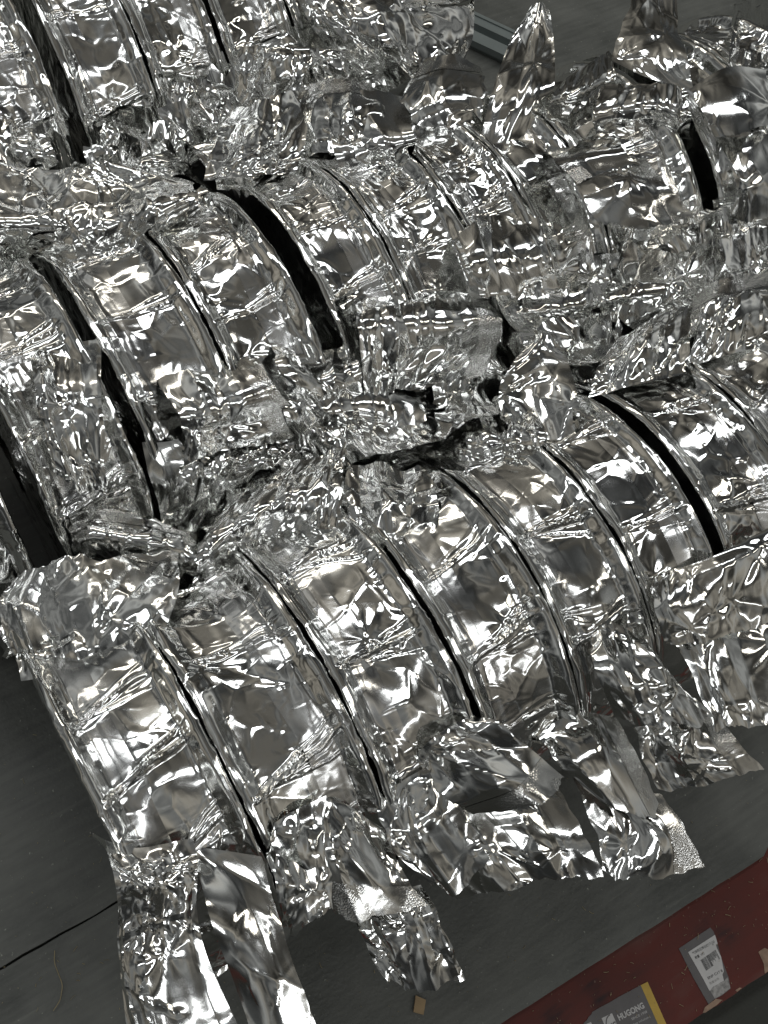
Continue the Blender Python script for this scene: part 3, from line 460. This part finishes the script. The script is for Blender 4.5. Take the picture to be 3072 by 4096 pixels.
    ('B', 3, 72, dict(nstar=2, amp=0.6, pleats=8, pamp=0.003), [[(0.1739, 0.1618, 0.172), (0.2109, 0.1528, 0.1641), (0.2555, 0.1397, 0.1474)], [(0.1718, 0.1371, 0.1752), (0.2083, 0.1273, 0.1631), (0.2551, 0.1182, 0.1476)], [(0.1756, 0.1207, 0.1524), (0.2099, 0.1148, 0.1397), (0.2491, 0.0956, 0.1544)]]),
]

# ------------------------------------------------------------------ the three rows of packages
ROWS = {
    'C': (0.0,    [(-0.0035, 0.0527), (0.0531, 0.1138), (0.1142, 0.1708), (0.1724, 0.2285), (0.2289, 0.2799), (0.2803, 0.329), (0.3352, 0.3897), (0.3902, 0.444)]),
    'B': (0.2174, [(-0.03, 0.023), (0.0385, 0.0925), (0.0985, 0.1549), (0.1556, 0.211), (0.2225, 0.2708), (0.2711, 0.3215), (0.3219, 0.3657), (0.3661, 0.4131), (0.4136, 0.491), (0.504, 0.5567), (0.5573, 0.61)]),
    'A': (0.4667, [None, (0.101, 0.1595), (0.1688, 0.2203), (0.2209, 0.2721), (0.2743, 0.3253), (0.326, 0.378)]),
}
ORD = ['leftmost', 'second', 'third', 'fourth', 'fifth', 'sixth', 'seventh', 'eighth', 'ninth', 'tenth', 'eleventh']
RN = {'C': 'front row', 'B': 'middle row', 'A': 'back row'}
PK = {}
for row, (yc, spans) in ROWS.items():
    for i, sp in enumerate(spans):
        if sp is None: continue
        x0, x1 = sp; k = i-(row == 'A')
        lab = f"silver foil packed wire spool, {ORD[k]}{'' if k == 0 else ' from the left'} in the {RN[row]}"
        d = math.hypot(0.5*(x0+x1), yc+0.05)
        step = 0.00066 if d < 0.2 else (0.0009 if d < 0.4 else 0.0012)
        seed = {'C': 100, 'B': 300, 'A': 500}[row]+i*7
        PK[row, i] = package(x0, x1, yc, seed, step, lab, f"foil packed spools in the {RN[row]}", calm={'C': [.85, .85, .8, .75, .8, .75, .6, .5], 'B': [.7, .7, .75, .6, .5, .5, .5, .5, .5, .5, .5], 'A': [.3, .3, .6, .5, .4, .3]}[row][i])
for (row, i), root in PK.items():
    yc, spans = ROWS[row]; x0, x1 = spans[i]
    if row == 'C' or (row == 'B' and i < 6): auto_flap(root, x0, x1, yc, 900+i*13+ord(row), 1, low=row == 'C')
    if (row == 'B' and i > 1) or (row == 'A' and i > 2): auto_flap(root, x0, x1, yc, 1900+i*17+ord(row), -1, low=(row == 'B' and i < 6) or (row == 'A' and i < 3))
    if row == 'B' and i < 5: auto_flap(root, x0, x1, yc+0.022, 2900+i*11, 1)
    if row == 'A' and i > 2: auto_flap(root, x0, x1, yc-0.022, 3900+i*11, -1)
for (row, i, seed, kw, ctrl) in FLAPS:
    flap(ctrl, PK[row, i], seed, **kw)

# ------------------------------------------------------------------ red board, labels, profile, litter
ZB = -0.0045
def by(x): return -0.2566-0.06*(x-0.25)
BOARD = board_mat(); WOODCHIP = plain('bare_wood', (0.30, 0.20, 0.14), 0.7, 0.3, 200)
GREYCARD = plain('grey_print', (0.115, 0.108, 0.108), 0.55, 0.10, 120); YELLOW = plain('yellow_print', (0.50, 0.33, 0.055), 0.5, 0.08, 150)
WHITE = plain('white_paper', (0.55, 0.54, 0.53), 0.6, 0.08, 120); INK = plain('black_ink', (0.05, 0.05, 0.05), 0.6, 0.2, 300)
PALE = plain('pale_print', (0.50, 0.49, 0.48), 0.55, 0.1, 200); STRAW = plain('straw', (0.36, 0.30, 0.18), 0.6, 0.25, 90)
CARD = plain('cardboard', (0.42, 0.30, 0.17), 0.75, 0.15, 150); PVC = plain('grey_plastic', (0.21, 0.24, 0.235), 0.35, 0.06, 60)
TORN = plain('torn_paper', (0.30, 0.29, 0.28), 0.7, 0.45, 420)
rg = random.Random(4)
front = [(x, by(x)+rg.uniform(-0.0005, 0.0005)) for x in np.arange(-0.3, 0.81, 0.012)]
bd = prism('plywood_board', front+[(0.8, -0.165), (-0.3, -0.165)], -0.0225, ZB, BOARD)
tag(bd, 'worn dark red film faced plywood board at the lower right', 'board')
for out in ([(0.2564, -0.2545), (0.2651, -0.2545), (0.2682, -0.2570), (0.2636, -0.2574), (0.2546, -0.2570), (0.2531, -0.2562)],
            [(0.2786, -0.2571), (0.2819, -0.2573), (0.2831, -0.2583), (0.2793, -0.2584)],
            [(0.3055, -0.2479), (0.3105, -0.2481), (0.3154, -0.255), (0.3145, -0.2602), (0.3010, -0.2595), (0.3042, -0.2545)]):
    prism('chipped_edge', out, ZB-0.002, ZB+0.0003, WOODCHIP, bd)

def text_mesh(body, h, origin, e1, mat, parent, z, bold=0.0, fit=None):
    """flat lettering in the board plane: baseline starts at origin, runs along e1, cap height h, total length fit"""
    cu = bpy.data.curves.new('lettering', 'FONT'); cu.body = body; cu.size = 1.0; cu.offset = bold; cu.resolution_u = 3
    t = bpy.data.objects.new('lettering', cu); C.objects.link(t); bpy.context.view_layer.update()
    me = bpy.data.meshes.new_from_object(t.evaluated_get(bpy.context.evaluated_depsgraph_get()))
    bpy.data.objects.remove(t); bpy.data.curves.remove(cu)
    n = len(me.vertices); co = np.empty(n*3, np.float32); me.vertices.foreach_get('co', co); co = co.reshape(-1, 3)
    a = np.array(e1)/np.linalg.norm(e1); b = np.array((-a[1], a[0]))
    sy = h/0.69; w0 = co[:, 0].max(); sx = (fit/w0) if fit else sy
    xy = np.array(origin)+np.outer(co[:, 0]*sx, a)+np.outer(co[:, 1]*sy, b)
    me.vertices.foreach_set('co', np.column_stack([xy, np.full(n, z)]).astype(np.float32).ravel()); me.update()
    me.materials.clear()
    return link('lettering', me, mat, parent)
ZC = ZB+0.0004
# torn carton corner with the maker's name
c2 = prism('carton_piece', [(0.1812, -0.2257), (0.187, -0.2229), (0.1895, -0.2226), (0.1916, -0.2217), (0.1938, -0.2214), (0.1952, -0.2207), (0.2006, -0.2212), (0.2075, -0.2220), (0.2141, -0.2225), (0.2293, -0.2243), (0.2240, -0.2552), (0.1735, -0.2520)], ZB, ZC, GREYCARD)
tag(c2, 'dark grey torn label with white lettering and a yellow side stripe on red board', 'label')
prism('yellow_stripe', [(0.2293, -0.2243), (0.2342, -0.2250), (0.2289, -0.2550), (0.2240, -0.2550)], ZB, ZC+0.0001, YELLOW, c2)
text_mesh('HUGONG', 0.0031, (0.2062, -0.2329), (0.0180, -0.0025), PALE, c2, ZC+0.0002, 0.035, 0.0180)
text_mesh('SINCE 1958', 0.0013, (0.2130, -0.2368), (0.0108, -0.0015), PALE, c2, ZC+0.0002, 0.01, 0.0108)
text_mesh('Welding solutions', 0.0012, (0.2078, -0.2389), (0.0160, -0.0025), PALE, c2, ZC+0.0002, 0.0, 0.0161)
e = np.array((0.0071, -0.0011)); e = e/np.linalg.norm(e); f = np.array((e[1], -e[0])); lo = np.array((0.1978, -0.2263))
def lp(u, v): return tuple(lo+e*u+f*v)
lg = prism('logo_square', [lp(0, 0), lp(0.0072, 0), lp(0.0072, 0.0082), lp(0, 0.0082)], ZB, ZC+0.0001, PALE, c2)
arc = [(0.0004+0.0052*(1-math.cos(t)), 0.0066-0.0066*math.sin(t)) for t in np.linspace(0, math.pi/2, 9)]
arc2 = [(0.0010+0.0046*(1-math.cos(t)), 0.0066-0.0060*math.sin(t)) for t in np.linspace(math.pi/2, 0, 9)]
prism('logo_arc', [lp(*q) for q in arc+arc2], ZC, ZC+0.00025, GREYCARD, lg)
text_mesh('HG', 0.0030, lp(0.0020, 0.0076), e, GREYCARD, lg, ZC+0.0004, 0.03, 0.0050)
prism('print_block', [(0.1881, -0.2240), (0.1911, -0.2246), (0.1906, -0.2275), (0.1876, -0.2268)], ZB, ZC+0.0001, PALE, c2)
# torn barcode label
c1 = prism('barcode_label', [(0.2627, -0.2203), (0.2878, -0.221), (0.2881, -0.2239), (0.2876, -0.2257), (0.2858, -0.2308), (0.2829, -0.2377), (0.281, -0.2442), (0.2795, -0.2496), (0.2766, -0.2548), (0.2695, -0.2549), (0.2642, -0.2542), (0.2592, -0.2544), (0.2603, -0.2375)], ZB, ZC, GREYCARD)
tag(c1, 'torn grey and white barcode sticker on the red board', 'label')
prism('torn_backing', [(0.2646, -0.2490), (0.2690, -0.2484), (0.2757, -0.2494), (0.2792, -0.2488), (0.2766, -0.2546), (0.2695, -0.2547), (0.2645, -0.2540)], ZB, ZC+0.0001, TORN, c1)
wh = prism('white_sticker', [(0.2664, -0.2249), (0.2876, -0.2259), (0.2858, -0.2308), (0.2845, -0.2306), (0.2838, -0.2323), (0.2829, -0.2377), (0.2804, -0.2426), (0.2792, -0.245), (0.2772, -0.246), (0.2758, -0.2492), (0.2677, -0.2483), (0.2643, -0.2491), (0.2652, -0.2411)], ZB, ZC+0.0002, WHITE, c1)
ZT = ZC+0.0003
text_mesh('气保药芯焊丝E71T-GS', 0.0013, (0.2682, -0.2277), (0.0165, -0.0015), INK, wh, ZT, 0.0, 0.0166)
text_mesh('数量  1PC', 0.0012, (0.2680, -0.2304), (0.0072, -0.0008), INK, wh, ZT, 0.01, 0.0070)
text_mesh('H', 0.0010, (0.2822, -0.2300), (0.0072, -0.0008), INK, wh, ZT, 0.0)
text_mesh('ENP C17 8', 0.0014, (0.2676, -0.2436), (0.0112, -0.0012), INK, wh, ZT, 0.01, 0.0110)
text_mesh('数量合格', 0.0011, (0.2668, -0.2464), (0.0112, -0.0012), TORN, wh, ZT, 0.0, 0.0070)
bv, bf = [], []
u = 0.0
e1 = np.array((0.0103, -0.0002)); e1 /= np.linalg.norm(e1); e2 = np.array((-0.0008, -0.0068)); e2 /= np.linalg.norm(e2)
while u < 0.0118:
    wb_ = rg.choice((0.00014, 0.00022, 0.00034)); L_ = 0.0066*(1 if u < 0.006 else rg.uniform(0.45, 0.9))
    o = np.array((0.2703, -0.2325))+e1*u; k = len(bv)
    for q in (o, o+e1*wb_, o+e1*wb_+e2*L_, o+e2*L_): bv.append((q[0], q[1], ZT))
    bf.append((k+3, k+2, k+1, k)); u += wb_+rg.choice((0.00014, 0.0002, 0.0003))
link('barcode', poly_mesh('barcode', bv, bf), INK, wh)

# grey plastic channel on the floor behind the rows
pa = np.array((0.5892, 0.5044)); pb = np.array((0.6098, 0.4709)); d1 = (pb-pa)/np.linalg.norm(pb-pa); nrm = np.array((-d1[1], d1[0])); 
if nrm[0] > 0: nrm = -nrm
wid = 0.034; pf = tag(bpy.data.objects.new('plastic_channel', None), 'grey plastic channel profile lying on the dark floor at the top', 'profile'); C.objects.link(pf)
def strip(u0, u1, z0, z1):
    a, b = pa-d1*0.20, pb+d1*0.012
    return [tuple(a+nrm*u0), tuple(b+nrm*u0), tuple(b+nrm*u1), tuple(a+nrm*u1)], z0, z1
prism('base_web', *strip(0.002, wid-0.002, 0.0012, 0.005), PVC, pf)
prism('side_flange', *strip(0.0, 0.014, 0.0051, 0.0125), PVC, pf)
prism('side_flange', *strip(wid-0.0125, wid, 0.0051, 0.0115), PVC, pf)
prism('bead', *strip(0.0035, 0.0052, 0.0126, 0.0138), PVC, pf)

# litter
def fibre(pts, rad):
    n = len(pts); V = []
    for i, p in enumerate(pts):
        a = np.array(pts[max(0, i-1)]); b = np.array(pts[min(n-1, i+1)]); t = b-a; t = t/(np.linalg.norm(t)+1e-9)
        s = np.cross(t, (0, 0, 1)); s = s/(np.linalg.norm(s)+1e-9); k = np.cross(s, t)
        for j in range(4):
            an = j*math.pi/2; V.append(tuple(np.array(p)+rad*(s*math.cos(an)+k*math.sin(an))))
    F = [(i*4+j, i*4+(j+1) % 4, i*4+4+(j+1) % 4, i*4+4+j) for i in range(n-1) for j in range(4)]
    return V, F
V, F = fibre(crom(np.array([(-0.0560, -0.0330, .002), (-0.0585, -0.0389, .003), (-0.059, -0.0456, .004), (-0.0596, -0.0512, .003), (-0.0617, -0.0549, .002), (-0.0642, -0.0583, .003), (-0.0693, -0.0611, .002)]), 30), 0.00026)
tag(link('straw_fibre', poly_mesh('straw_fibre', V, F, True), STRAW), 'long curled pale straw on the floor at the lower left', 'straw')
V, F = [], []
def scatter(n, box, z, sc):
    for _ in range(n):
        x, y = rg.uniform(box[0], box[1]), rg.uniform(box[2], box[3])
        a = rg.uniform(0, math.pi); L_ = rg.uniform(0.0008, 0.0042)*sc
        b = rg.uniform(-0.5, 0.5)
        pts = [(x+L_*t*math.cos(a+b*t), y+L_*t*math.sin(a+b*t), z+0.0004) for t in (0, 0.33, 0.66, 1)]
        v, f_ = fibre(pts, rg.uniform(0.00008, 0.00018)); k = len(V); V.extend(v); F.extend([tuple(i+k for i in q) for q in f_])
scatter(34, (-0.13, 0.02, -0.10, -0.03), 0.0, 1.1); scatter(10, (-0.12, -0.01, -0.02, 0.10), 0.001, 0.9)
scatter(40, (0.03, 0.36, -0.18, -0.11), 0.0, 0.8); scatter(46, (0.16, 0.36, -0.252, -0.20), ZB+0.0004, 0.9)
scatter(90, (-0.14, 0.03, -0.11, 0.08), 0.0008, 0.28); scatter(120, (0.03, 0.38, -0.19, -0.10), 0.0, 0.25); scatter(90, (0.16, 0.36, -0.254, -0.20), ZB+0.0004, 0.25)
tag(link('straw_litter', poly_mesh('straw_litter', V, F), STRAW), 'fine pale straw bits strewn over the floor and board', 'litter', kind='stuff')
sc = prism('cardboard_scrap', [(0.1084, -0.1586), (0.1122, -0.1637), (0.1068, -0.1696), (0.1026, -0.1653)], 0.0006, 0.0022, CARD)
tag(sc, 'small brown cardboard scrap on the floor below the foil flaps', 'cardboard')
